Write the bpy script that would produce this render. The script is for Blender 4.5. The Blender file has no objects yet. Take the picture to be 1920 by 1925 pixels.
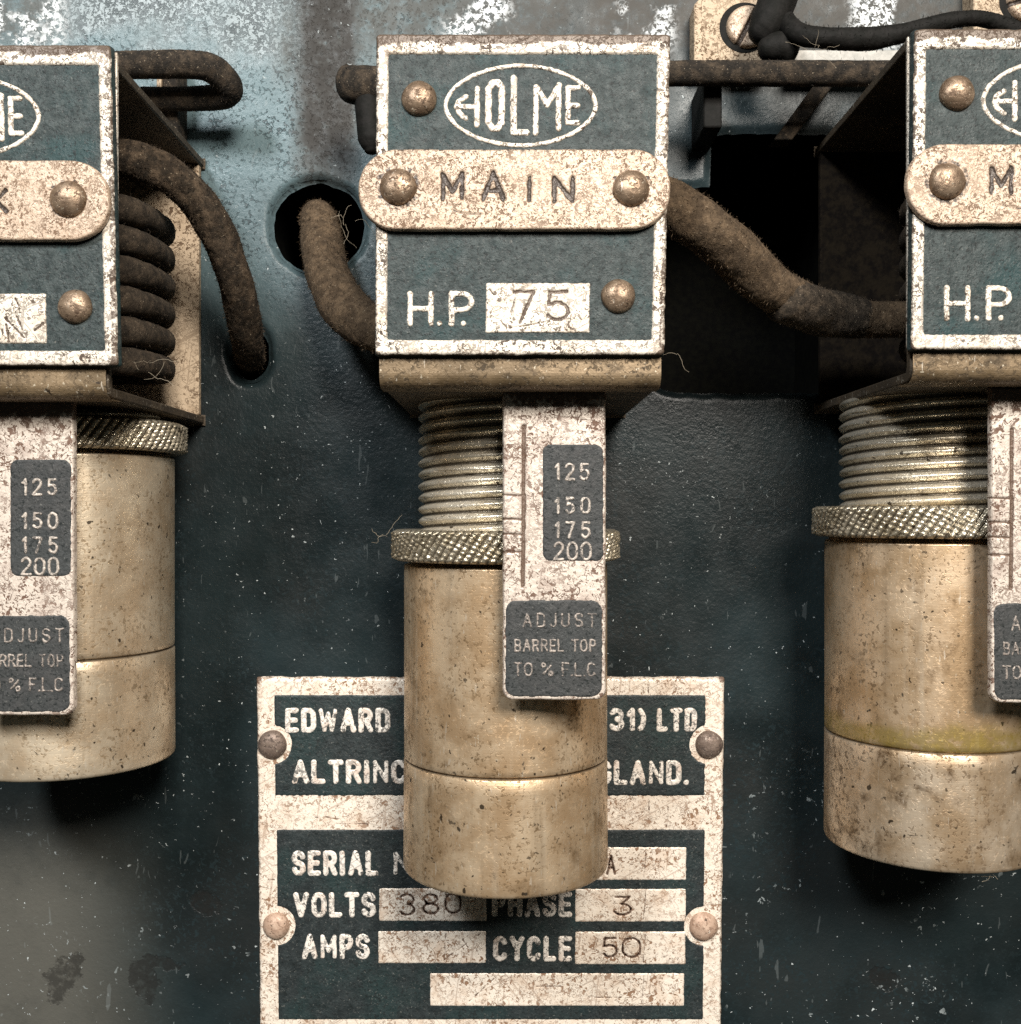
import bpy, math, random
import numpy as np

# ------------------------------------------------------------------ camera, light, exposure
sc = bpy.context.scene
COL = sc.collection
MM = 0.001
D0 = 200.0                      # mm from the lens to the front of the boxes
YP = 66.8                       # mm, depth of the panel behind the box fronts

cam_d = bpy.data.cameras.new('camera')
cam = bpy.data.objects.new('camera', cam_d)
COL.objects.link(cam)
cam.location = (0, -D0 * MM, 0)
cam.rotation_euler = (math.radians(90), 0, 0)
cam_d.sensor_fit = 'HORIZONTAL'
cam_d.sensor_width = 36.0
cam_d.lens = 37.5
cam_d.clip_start = 0.01
cam_d.clip_end = 20.0
sc.camera = cam

w = bpy.data.worlds.new('World')
sc.world = w
w.use_nodes = True
w.node_tree.nodes['Background'].inputs[0].default_value = (0.42, 0.45, 0.40, 1)
w.node_tree.nodes['Background'].inputs[1].default_value = 0.07


def area(name, loc, target, size, energy, color, size_y=None):
    d = bpy.data.lights.new(name, 'AREA')
    d.shape = 'RECTANGLE'
    d.size = size
    d.size_y = size_y or size
    d.energy = energy
    d.color = color
    o = bpy.data.objects.new(name, d)
    COL.objects.link(o)
    o.location = loc
    from mathutils import Vector
    v = Vector(target) - Vector(loc)
    o.rotation_euler = v.to_track_quat('-Z', 'Y').to_euler()
    return o


area('front_light', (0.20, -0.71, 0.43), (0, 0.03, -0.03), 0.26, 12.6, (1.0, 0.935, 0.85))
area('window_light', (-0.30, -0.64, 0.50), (-0.03, 0.06, 0.04), 0.15, 6.2, (0.95, 0.98, 1.0))

vs = sc.view_settings
vs.view_transform = 'Standard'
vs.look = 'None'
vs.exposure = 0.0
vs.gamma = 1.0
vs.use_curve_mapping = False
try:
    sc.cycles.use_denoising = False
    sc.cycles.max_bounces = 6
except Exception:
    pass


# ------------------------------------------------------------------ node helpers
class Mat:
    def __init__(s, name):
        s.m = bpy.data.materials.new(name)
        s.m.use_nodes = True
        s.nt = s.m.node_tree
        s.nt.nodes.clear()
        s.out = s.nt.nodes.new('ShaderNodeOutputMaterial')
        s.b = s.nt.nodes.new('ShaderNodeBsdfPrincipled')
        s.nt.links.new(s.b.outputs[0], s.out.inputs[0])
        g = s.nt.nodes.new('ShaderNodeNewGeometry')
        v = s.nt.nodes.new('ShaderNodeVectorMath')
        v.operation = 'SCALE'
        v.inputs[3].default_value = 1000.0
        s.nt.links.new(g.outputs['Position'], v.inputs[0])
        s.pos = v.outputs[0]
        sp = s.nt.nodes.new('ShaderNodeSeparateXYZ')
        s.nt.links.new(s.pos, sp.inputs[0])
        s.x, s.y, s.z = sp.outputs

    def lk(s, v, sock):
        if isinstance(v, bpy.types.NodeSocket):
            s.nt.links.new(v, sock)
        elif isinstance(v, tuple) and len(v) == 3 and sock.type == 'RGBA':
            sock.default_value = (*v, 1)
        else:
            sock.default_value = v

    def noise(s, scale, detail=3.0, rough=0.55, dist=0.0, vec=None, off=None):
        n = s.nt.nodes.new('ShaderNodeTexNoise')
        n.inputs['Scale'].default_value = scale
        n.inputs['Detail'].default_value = detail
        n.inputs['Roughness'].default_value = rough
        n.inputs['Distortion'].default_value = dist
        v = vec or s.pos
        if off is not None:
            v = s.vadd(v, (off, off * 1.7, off * 0.6))
        s.nt.links.new(v, n.inputs['Vector'])
        return n.outputs['Fac']

    def vor(s, scale, feature='F1', vec=None):
        n = s.nt.nodes.new('ShaderNodeTexVoronoi')
        n.feature = feature
        n.inputs['Scale'].default_value = scale
        s.nt.links.new(vec or s.pos, n.inputs['Vector'])
        return n.outputs['Distance']

    def vadd(s, v, c):
        n = s.nt.nodes.new('ShaderNodeVectorMath')
        n.operation = 'ADD'
        s.nt.links.new(v, n.inputs[0])
        n.inputs[1].default_value = c
        return n.outputs[0]

    def vmul(s, c, v=None):
        n = s.nt.nodes.new('ShaderNodeVectorMath')
        n.operation = 'MULTIPLY'
        s.nt.links.new(v or s.pos, n.inputs[0])
        n.inputs[1].default_value = c
        return n.outputs[0]

    def op(s, o, a, b=0.0):
        n = s.nt.nodes.new('ShaderNodeMath')
        n.operation = o
        s.lk(a, n.inputs[0])
        s.lk(b, n.inputs[1])
        return n.outputs[0]

    def ss(s, x, lo, hi, a=0.0, b=1.0):
        n = s.nt.nodes.new('ShaderNodeMapRange')
        n.interpolation_type = 'SMOOTHSTEP'
        s.lk(x, n.inputs[0])
        if lo > hi:
            lo, hi, a, b = hi, lo, b, a
        n.inputs[1].default_value = lo
        n.inputs[2].default_value = hi
        n.inputs[3].default_value = a
        n.inputs[4].default_value = b
        return n.outputs[0]

    def mix(s, f, a, b):
        n = s.nt.nodes.new('ShaderNodeMix')
        n.data_type = 'RGBA'
        s.lk(f, n.inputs[0])
        s.lk(a, n.inputs[6])
        s.lk(b, n.inputs[7])
        return n.outputs[2]

    def attr(s, name):
        n = s.nt.nodes.new('ShaderNodeAttribute')
        n.attribute_name = name
        return n.outputs['Fac']

    def mul(s, a, b):
        return s.op('MULTIPLY', a, b)

    def mx(s, a, b):
        return s.op('MAXIMUM', a, b)

    def worm(s, scale, wid, off=0.0, dist=0.5, detail=2.0):
        n = s.noise(scale, detail, 0.55, dist, off=off)
        return s.ss(s.op('ABSOLUTE', s.op('SUBTRACT', n, 0.5)), wid, wid * 0.35)

    def bump(s, h, dist_mm, strength=1.0, prev=None):
        n = s.nt.nodes.new('ShaderNodeBump')
        n.inputs['Strength'].default_value = strength
        n.inputs['Distance'].default_value = dist_mm * MM
        s.lk(h, n.inputs['Height'])
        if prev is not None:
            s.nt.links.new(prev, n.inputs['Normal'])
        return n.outputs[0]

    def fin(s, col, rough=0.5, metal=0.0, normal=None, spec=0.5):
        s.lk(col, s.b.inputs['Base Color'])
        s.lk(rough, s.b.inputs['Roughness'])
        s.lk(metal, s.b.inputs['Metallic'])
        s.b.inputs['Specular IOR Level'].default_value = spec
        if normal is not None:
            s.nt.links.new(normal, s.b.inputs['Normal'])
        return s.m


def m_white(name, base=(.72, .655, .56), tan=(.46, .36, .265), brown=(.13, .075, .04), amt=1.0, metal=0.15, rough=.5, dirtc=(.07, .042, .025), fq=1.0, scr=.45):
    t = Mat(name)
    blot = t.ss(t.noise(.20, 5, .6), .46, .70)
    c = t.mix(t.mul(blot, .7), base, tan)
    fine = t.ss(t.noise(1.5, 3, .6, .4, off=55.), .53, .66)
    c = t.mix(t.mul(fine, .30), c, tan)
    wm = t.mul(t.worm(.42 * fq, .020 * amt), t.ss(t.noise(.85 * fq, 2, .5, off=13.0), .47, .53))
    wm2 = t.mul(t.worm(.80 * fq, .034 * amt, off=31.0), t.ss(t.noise(.62 * fq, 3, .6, off=5.0), .515, .565))
    wm3 = t.mul(t.worm(1.3 * fq, .05 * amt, off=61.0), t.ss(t.noise(.27, 4, .65, off=25.0), .53, .60))
    pit = t.ss(t.noise(.95 * fq, 2, .5, .6, off=77.0), .60, .63)
    gate = t.ss(t.noise(.10, 4, .65, off=141.), .36, .58, .48, 1.)
    fl = t.mul(t.mx(t.mx(t.mx(wm, wm2), t.mul(wm3, .8)), pit), gate)
    for ang, of, th in ((.5, 3., .655), (-.9, 19., .665), (1.45, 37., .675)):
        rt = t.nt.nodes.new('ShaderNodeVectorRotate')
        rt.rotation_type = 'Y_AXIS'
        rt.inputs['Angle'].default_value = ang
        t.nt.links.new(t.pos, rt.inputs['Vector'])
        sv = t.vmul((.055, 1., 1.5), rt.outputs[0])
        fl = t.mx(fl, t.mul(t.ss(t.noise(1.0, 2, .5, .15, vec=sv, off=of), th, th + .02), scr))
    c = t.mix(t.mul(fl, .96), c, brown)
    d = t.attr('dirt')
    dn = t.ss(t.op('ADD', d, t.op('MULTIPLY', t.op('SUBTRACT', t.noise(1.1, 4, .65, off=9.0), .5), 1.3)), .38, .62)
    dd = t.mul(dn, t.ss(d, .02, .15))
    c = t.mix(t.mul(dd, .92), c, dirtc)
    h = t.op('SUBTRACT', t.noise(1.3, 4, .6), t.mul(fl, .6))
    r = t.op('ADD', rough - .08, t.mul(fl, .3))
    return t.fin(c, r, metal, t.bump(h, .16, .9))


def m_field(name, c0=(.022, .031, .031), c1=(.052, .065, .064), c2=(.020, .047, .049), spec=.22):
    t = Mat(name)
    c = t.mix(t.ss(t.noise(.5, 5, .65), .35, .68), c0, c1)
    c = t.mix(t.mul(t.ss(t.noise(.09, 3, .5, off=3.0), .45, .68), .8), c, c2)
    c = t.mix(t.mul(t.ss(t.noise(1.4, 3, .65, .5, off=8.0), .54, .62), .80), c, (.012, .015, .015))
    c = t.mix(t.mul(t.ss(t.noise(1.9, 3, .65, .4, off=48.0), .62, .70), .50), c, (.20, .20, .18))
    d = t.attr('dirt')
    dn = t.ss(t.op('ADD', d, t.op('MULTIPLY', t.op('SUBTRACT', t.noise(1.1, 4, .65, off=9.0), .5), 1.2)), .35, .65)
    c = t.mix(t.mul(t.mul(dn, t.ss(d, .02, .15)), .85), c, (.10, .068, .042))
    h = t.op('ADD', t.noise(1.4, 4, .65), t.mul(t.noise(.5, 3), .7))
    return t.fin(c, t.ss(t.noise(.4, 3), .3, .7, .38, .58), 0.0, t.bump(h, .22, .9), spec)


def m_brass(name, c0, c1, dark=(.10, .062, .03), rough=.42, metal=.65, stain=0.5, streak=False, green=None, speck=1.0, fs=1.0, bmp=.09, sky=.35):
    t = Mat(name)
    c = t.mix(t.ss(t.noise(.10 * fs, 5, .62), .36, .66), c0, c1)
    st = t.ss(t.noise(.16 * fs, 6, .7, .3, off=21.0), .50, .70)
    c = t.mix(t.mul(st, stain), c, dark)
    sp = t.ss(t.noise(1.15, 3, .62, .6, off=4.0), .535, .61)
    msk = t.ss(t.noise(.12, 4, .6, off=66.0), .36, .60, .30, 1.0)
    c = t.mix(t.mul(t.mul(sp, msk), .75 * speck), c, dark)
    sp2 = t.mx(t.ss(t.noise(.45, 2, .5, .2, off=40.0), .71, .73), t.mul(t.ss(t.noise(.85, 2, .5, .4, off=44.0), .68, .71), .8))
    c = t.mix(t.mul(sp2, .9), c, (.03, .02, .012))
    lt = t.ss(t.noise(1.4, 2, .5, off=90.0), .66, .74)
    c = t.mix(t.mul(lt, .4), c, (.82, .74, .58))
    # thin scratches, long in one direction
    sv = t.vmul((.9, .9, .16))
    scr = t.ss(t.noise(1.6, 2, .5, .2, vec=sv), .68, .71)
    c = t.mix(t.mul(scr, .35), c, (.85, .78, .66))
    if streak:
        bv = t.vmul((.55, .55, .035))
        c = t.mix(t.mul(t.ss(t.noise(.55, 4, .6, vec=bv, off=8.), .54, .74), .20), c, (.86, .77, .62))
        c = t.mix(t.mul(t.ss(t.noise(.45, 4, .6, vec=bv, off=58.), .55, .74), .30), c, dark)
    d = t.attr('dirt')
    if green is not None:
        g = t.mul(t.ss(t.op('ADD', d, t.mul(t.op('SUBTRACT', t.noise(.12, 4, .6, off=24.), .5), .9)), .42, .85), t.ss(t.noise(.35, 5, .7, off=14.), .26, .52))
        c = t.mix(t.mul(g, .62), c, green)
    else:
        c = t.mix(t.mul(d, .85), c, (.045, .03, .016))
    h = t.op('SUBTRACT', t.noise(1.5, 4, .6), t.mul(sp, .5))
    nrm = t.bump(h, bmp, .9)
    if streak:
        hv = t.vmul((.10, .10, 2.6))
        nrm = t.bump(t.noise(1.0, 3, .6, vec=hv), .035, .5, nrm)
    r = t.op('ADD', rough, t.mul(t.mx(sp, st), .22))
    return t.fin(c, r, metal, nrm)


def m_cloth(name, c0, c1, dust, sc_=1.0):
    t = Mat(name)
    c = t.mix(t.ss(t.noise(.7 * sc_, 5, .7), .35, .68), c0, c1)
    c = t.mix(t.mul(t.ss(t.noise(.35 * sc_, 6, .75, off=3.), .42, .66), .8), c, dust)
    c = t.mix(t.mul(t.ss(t.noise(2.2, 2, .6, off=31.), .66, .72), .6), c, (.42, .34, .24))
    h = t.op('ADD', t.noise(2.6, 4, .75), t.mul(t.noise(.8, 3), .6))
    return t.fin(c, .9, 0.0, t.bump(h, .38, 1.0), .25)


def m_panel():
    t = Mat('panel_paint')
    big = t.ss(t.noise(.035, 5, .6), .35, .68)
    c = t.mix(big, (.007, .0115, .0125), (.014, .0225, .0245))
    c = t.mix(t.mul(t.ss(t.noise(.016, 3, .5, off=50.), .47, .68), .6), c, (.021, .022, .021))
    # cool glare towards the upper left, put into the paint colour
    fx = t.op('ADD', t.x, t.mul(t.op('SUBTRACT', t.noise(.04, 4, .6, off=7.), .5), 60.))
    fz = t.op('ADD', t.z, t.mul(t.op('SUBTRACT', t.noise(.04, 4, .6, off=17.), .5), 60.))
    teal_glare = t.mul(t.ss(fz, 28., 98.), t.ss(fx, 30., -50., .13, 1.))
    c = t.mix(t.mul(teal_glare, .92), c, (.118, .176, .192))
    # chipped dark spots in the paint
    chips = t.mx(t.ss(t.noise(.95, 3, .6, .5, off=23.), .57, .62), t.mul(t.ss(t.noise(.5, 4, .65, .4, off=83.), .60, .64), .8))
    chalk = t.mul(t.ss(fz, 108., 124.), t.ss(t.op('ABSOLUTE', t.op('ADD', t.x, 84.)), 42., 18.))
    c = t.mix(t.mul(chalk, .62), c, (.36, .40, .41))
    cg = t.ss(t.noise(.055, 4, .65, off=151.), .36, .62, .15, 1.)
    chips = t.mul(t.mx(chips, t.mul(chalk, t.ss(t.noise(1.25, 3, .65, .5, off=161.), .50, .55))), t.mx(cg, chalk))
    c = t.mix(t.mul(chips, .85), c, (.016, .026, .029))
    # brown drip stains, narrow in x and long in z
    dv = t.vmul((1., 1., .10))
    drip = t.mul(t.ss(t.op('ABSOLUTE', t.op('ADD', t.op('ADD', t.x, 46.), t.mul(t.op('SUBTRACT', t.noise(.06, 3, .6, vec=dv), .5), 14.))), 11., 3.), t.ss(t.z, 74., 94.))
    drip2 = t.mul(t.mul(t.ss(t.noise(.045, 4, .6, vec=dv, off=5.), .44, .58), t.ss(t.z, 100., 116.)), t.ss(t.x, -66., -52.))
    topb = t.mul(t.ss(fz, 112., 126.), t.ss(t.op('ABSOLUTE', t.op('ADD', t.x, 80.)), 26., 40.))
    stain = t.mul(t.mx(t.mx(drip, drip2), t.mul(topb, .9)), t.ss(t.noise(.30, 5, .7, off=2.), .25, .58))
    c = t.mix(t.mul(stain, .80), c, (.080, .071, .061))
    c = t.mix(t.mul(t.mul(drip, t.ss(t.noise(.20, 4, .7, off=27.), .22, .46)), .92), c, (.030, .027, .024))
    # bare, flaked primer in a few patches along the top
    zones = None
    for cx, r0 in ((-122., 13.), (-8., 11.), (34., 9.), (62., 6.), (92., 9.)):
        zf = t.ss(t.op('ABSOLUTE', t.op('ADD', t.x, -cx)), r0, r0 * .45)
        zones = zf if zones is None else t.mx(zones, zf)
    flk_m = t.mul(t.mul(t.ss(t.z, 113., 120.), zones), t.ss(t.noise(.10, 4, .6, .3, off=71.), .42, .52))
    flk = t.mul(flk_m, t.ss(t.noise(.8, 4, .7, .6, off=4.), .46, .51))
    c = t.mix(t.mul(flk, .95), c, (.74, .77, .78))
    low_glare = t.mul(t.ss(t.op('ADD', t.x, t.op('MULTIPLY', t.z, .12)), -92., -132.), t.ss(t.z, -62., -92.))  # grey-brown glare at the lower left, painted into the panel colour
    low_glare = t.mul(low_glare, t.ss(t.noise(.05, 5, .65, off=61.), .25, .55, .6, 1.))
    c = t.mix(t.mul(low_glare, .85), c, (.105, .102, .088))
    # mineral specks
    specks = t.mul(t.ss(t.noise(.95, 2, .55, .5, off=33.), .705, .725), t.ss(t.noise(.03, 4, .7, off=12.), .42, .60, .15, 1.))
    c = t.mix(t.mul(specks, .85), c, (.55, .60, .60))
    # faint scratches
    scv = t.vmul((.7, .7, .2))
    scr = t.ss(t.noise(.7, 2, .5, .8, vec=scv), .70, .72)
    c = t.mix(t.mul(scr, .16), c, (.25, .28, .28))
    # scabs where the paint has blistered off at the bottom
    scab = None
    wob = t.mul(t.op('SUBTRACT', t.noise(.22, 4, .65, off=101.), .5), 9.)
    for cx, cz, rx, rz, rot in ((-112., -117., 4.0, 7.6, .5), (-92., -117., 3.6, 6.5, -.1), (-88., -113., 6., 2., .2), (-76.5, -98., 5., 3.2, .4), (94., -117., 4., 3., .3)):
        dx, dz = t.op('ADD', t.x, -cx), t.op('ADD', t.z, -cz)
        u = t.op('ADD', t.mul(dx, math.cos(rot) / rx), t.mul(dz, -math.sin(rot) / rx))
        v = t.op('ADD', t.mul(dx, math.sin(rot) / rz), t.mul(dz, math.cos(rot) / rz))
        q = t.op('SQRT', t.op('ADD', t.mul(u, u), t.mul(v, v)))
        q = t.ss(t.op('ADD', q, t.mul(wob, .22)), 1.0, .80)
        scab = q if scab is None else t.mx(scab, q)
    c = t.mix(t.mul(t.mul(scab, t.ss(t.noise(.5, 4, .7, off=7.), .30, .55)), .6), c, (.014, .013, .012))
    chipw = t.mul(t.ss(t.noise(.5, 3, .6, .8, off=111.), .645, .665), t.ss(t.noise(.045, 3, .6, off=131.), .52, .62))
    chipw = t.mul(chipw, t.ss(t.z, -40., -80.))
    c = t.mix(t.mul(chipw, .7), c, (.32, .36, .36))
    h = t.op('ADD', t.noise(1.1, 4, .6), t.mul(t.noise(.12, 2), .5))
    h = t.op('SUBTRACT', h, t.mul(t.mul(chips, teal_glare), 1.0))
    h = t.op('ADD', h, t.mul(specks, .8))
    h = t.op('SUBTRACT', h, t.mul(scab, .7))
    h = t.op('ADD', h, t.mul(flk, .5))
    r = t.op('ADD', t.ss(t.noise(.12, 4), .3, .7, .28, .42), t.mul(t.mx(stain, flk), .3))
    return t.fin(c, r, 0.0, t.bump(h, .17, .75), .26)


def m_plain(name, col, col2, rough=.6, metal=0., scale=.5, bmp=.15, spec=.4):
    t = Mat(name)
    c = t.mix(t.ss(t.noise(scale, 5, .65), .35, .66), col, col2)
    return t.fin(c, rough, metal, t.bump(t.noise(scale * 3, 4, .65), bmp, .8), spec)


WHITE = m_white('worn_cast_metal', brown=(.055, .034, .022), amt=1.15, fq=1.1)
LETTER = m_white('worn_raised_metal', brown=(.075, .048, .03), amt=.8)
TAG = m_white('tan_tag_metal', base=(.51, .395, .295), tan=(.40, .285, .195), brown=(.14, .078, .042), amt=1.05, metal=.1, rough=.5, dirtc=(.022, .014, .011), fq=1.45, scr=.12)
STRAPM = m_white('scale_metal', base=(.63, .55, .47), tan=(.36, .28, .235), brown=(.12, .06, .036), amt=1.2, metal=.15, dirtc=(.10, .058, .036), scr=.3)
NAMEM = m_white('nameplate_metal', base=(.82, .73, .62), tan=(.62, .47, .35), brown=(.24, .13, .07), amt=.75, metal=.1, dirtc=(.12, .065, .04))
NAMEL = m_white('nameplate_letters', base=(.84, .78, .70), tan=(.56, .42, .33), brown=(.06, .06, .055), amt=1.1, metal=.1)
FIELD = m_field('slate_paint')
INSET = m_field('grey_enamel', (.040, .042, .042), (.060, .060, .059), (.046, .050, .050))
INSETL = m_white('worn_small_letters', base=(.52, .46, .40), tan=(.32, .26, .22), brown=(.08, .075, .07), amt=1.2)
CAPL = m_white('worn_caption_letters', base=(.36, .31, .27), tan=(.20, .165, .145), brown=(.055, .055, .053), amt=1.5, fq=1.5)
NAMEF = m_field('nameplate_black', (.016, .021, .022), (.028, .036, .037), (.018, .034, .034), .35)
RIVET = m_brass('rivet_brass', (.19, .13, .085), (.33, .24, .165), (.06, .034, .02), .40, .60, .75, speck=1.0, fs=3.0)
RIVETD = m_brass('rivet_dark', (.17, .125, .10), (.23, .175, .14), (.05, .036, .03), .5, .4, .6, fs=3.0)
RIVETP = m_brass('rivet_pale', (.42, .28, .20), (.55, .40, .30), (.17, .09, .055), .55, .15, .6, speck=.8, fs=3.0)
BK = dict(rough=.38, metal=.68, streak=True, bmp=.026)
BARREL = m_brass('barrel_brass', (.56, .385, .225), (.80, .62, .42), (.12, .072, .03), stain=.65, **BK)
BARRELP = m_brass('barrel_brass_pale', (.63, .49, .335), (.85, .72, .54), (.18, .12, .06), stain=.45, **BK)
BARRELG = m_brass('barrel_brass_green', (.53, .365, .21), (.79, .60, .405), (.11, .065, .028), stain=.70, green=(.33, .245, .04), **BK)
THREAD = m_brass('thread_brass', (.70, .62, .48), (.86, .79, .66), (.09, .058, .028), .30, .72, .35, streak=False, speck=.6)
KNURL = m_brass('knurl_brass', (.50, .43, .31), (.68, .61, .48), (.12, .085, .03), .28, .75, .35, speck=.9)
FRAME = m_brass('frame_metal', (.055, .041, .027), (.105, .078, .050), (.028, .020, .013), .6, .15, .6, speck=.5)
LIP = m_brass('lip_brass', (.13, .09, .048), (.24, .17, .098), (.035, .024, .013), .5, .35, .9)
FIBRE = m_white('fibre_board', base=(.50, .385, .265), tan=(.34, .245, .155), brown=(.11, .065, .034), amt=.9, metal=0., rough=.7)
BOARD_SHADE = m_plain('board_in_shade', (.008, .006, .005), (.022, .016, .010), .9, spec=.1)  # near-black version of the back board; interior shade put into its colour
CLOTH = m_cloth('cloth_cable', (.022, .017, .012), (.045, .032, .021), (.13, .092, .06))
CLOTHT = m_cloth('dusty_cable', (.052, .035, .021), (.088, .060, .036), (.165, .113, .068))
COILM = m_cloth('coil_tape', (.024, .019, .014), (.050, .038, .027), (.115, .085, .058))
IRON = m_cloth('dusty_iron', (.014, .012, .010), (.026, .021, .016), (.085, .063, .043))
RUBBER = m_plain('black_rubber', (.006, .006, .005), (.012, .011, .010), .7, spec=.15)
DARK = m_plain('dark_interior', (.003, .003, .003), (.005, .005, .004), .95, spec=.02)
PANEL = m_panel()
LEDGE = m_plain('pale_ledge', (.34, .33, .30), (.46, .44, .40), .6, 0., .5, .2)
FLUFF = m_plain('lint', (.26, .22, .16), (.36, .30, .22), .9)


# ------------------------------------------------------------------ geometry helpers (millimetres)
def PX(px, py, y=0.0):
    k = (D0 + y) / D0 * 0.1
    return np.array([(px - 960.0) * k, y, (962.5 - py) * k])


def vnoise(X, Z, cell, seed):
    rs = np.random.RandomState(seed)
    L = rs.rand(97, 97)
    u, v = X / cell, Z / cell
    i, j = np.floor(u).astype(int), np.floor(v).astype(int)
    a, b = u - i, v - j
    a, b = a * a * (3 - 2 * a), b * b * (3 - 2 * b)
    g = lambda p, q: L[p % 97, q % 97]
    return (g(i, j) * (1 - a) + g(i + 1, j) * a) * (1 - b) + (g(i, j + 1) * (1 - a) + g(i + 1, j + 1) * a) * b - 0.5


def smooth(t):
    t = np.clip(t, 0, 1)
    return t * t * (3 - 2 * t)


def mk(name, V, F, mat, parent=None, origin=(0, 0, 0), sm=True, attr=None):
    me = bpy.data.meshes.new(name)
    V = (np.asarray(V, float) - np.asarray(origin, float)) * MM
    me.from_pydata([tuple(v) for v in V], [], F)
    if attr is not None:
        a = me.attributes.new('dirt', 'FLOAT', 'POINT')
        a.data.foreach_set('value', np.asarray(attr, np.float32))
    me.polygons.foreach_set('use_smooth', np.full(len(me.polygons), sm))
    me.materials.append(mat)
    me.update()
    o = bpy.data.objects.new(name, me)
    COL.objects.link(o)
    if parent is not None:
        o.parent = parent
    return o


def tag(o, label=None, cat=None, group=None, kind=None):
    for k, v in (('label', label), ('category', cat), ('group', group), ('kind', kind)):
        if v:
            o[k] = v
    return o


def thing(name, loc_mm, label, cat, group=None):
    o = bpy.data.objects.new(name, None)
    o.empty_display_size = 0.005
    o.location = np.asarray(loc_mm, float) * MM
    COL.objects.link(o)
    return tag(o, label, cat, group)


# ---- signed distance shapes, in photo pixels (x right, y down)
def s_rrect(x0, x1, y0, y1, r):
    cx, cy, hx, hy = (x0 + x1) / 2, (y0 + y1) / 2, (x1 - x0) / 2, (y1 - y0) / 2

    def f(X, Y):
        qx, qy = np.abs(X - cx) - hx + r, np.abs(Y - cy) - hy + r
        return np.hypot(np.maximum(qx, 0), np.maximum(qy, 0)) + np.minimum(np.maximum(qx, qy), 0) - r
    return f


def s_circ(cx, cy, r):
    return lambda X, Y: np.hypot(X - cx, Y - cy) - r


def s_ell(cx, cy, rx, ry):
    return lambda X, Y: (np.hypot((X - cx) / rx, (Y - cy) / ry) - 1) * min(rx, ry)


def s_union(*fs):
    return lambda X, Y: np.minimum.reduce([f(X, Y) for f in fs])


def s_sub(f, *gs):
    return lambda X, Y: np.maximum.reduce([f(X, Y)] + [-g(X, Y) for g in gs])


def s_rough(f, amp, cell, seed):
    return lambda X, Y: f(X, Y) + amp * 2 * vnoise(X, Y, cell, seed) + amp * vnoise(X, Y, cell * .4, seed + 1)


def s_strokes(lines, hw):
    segs = []
    for ln in lines:
        for a, b in zip(ln[:-1], ln[1:]):
            segs.append((a, b))

    def f(X, Y):
        S = np.full(X.shape, 1e3)
        for (ax, ay), (bx, by) in segs:
            m = hw + 14
            k = (X > min(ax, bx) - m) & (X < max(ax, bx) + m) & (Y > min(ay, by) - m) & (Y < max(ay, by) + m)
            if not k.any():
                continue
            x, y = X[k], Y[k]
            dx, dy = bx - ax, by - ay
            L = dx * dx + dy * dy
            t = np.clip(((x - ax) * dx + (y - ay) * dy) / L, 0, 1) if L > 0 else 0
            d = np.hypot(x - ax - t * dx, y - ay - t * dy) - hw
            S[k] = np.minimum(S[k], d)
        return S
    return f


# ---- single stroke alphabet, unit height, y down
def arc(cx, cy, rx, ry, a0, a1, n=9):
    return [(cx + rx * math.cos(math.radians(a0 + (a1 - a0) * i / n)), cy - ry * math.sin(math.radians(a0 + (a1 - a0) * i / n))) for i in range(n + 1)]


def oval(w, sq=.5):
    r = min(w * sq, .5)
    ry = min(r * 1.25, .5)
    return arc(w - r, ry, r, ry, 0, 90, 5) + arc(r, ry, r, ry, 90, 180, 5) + arc(r, 1 - ry, r, ry, 180, 270, 5) + arc(w - r, 1 - ry, r, ry, 270, 360, 5) + [(w, ry)]


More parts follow.
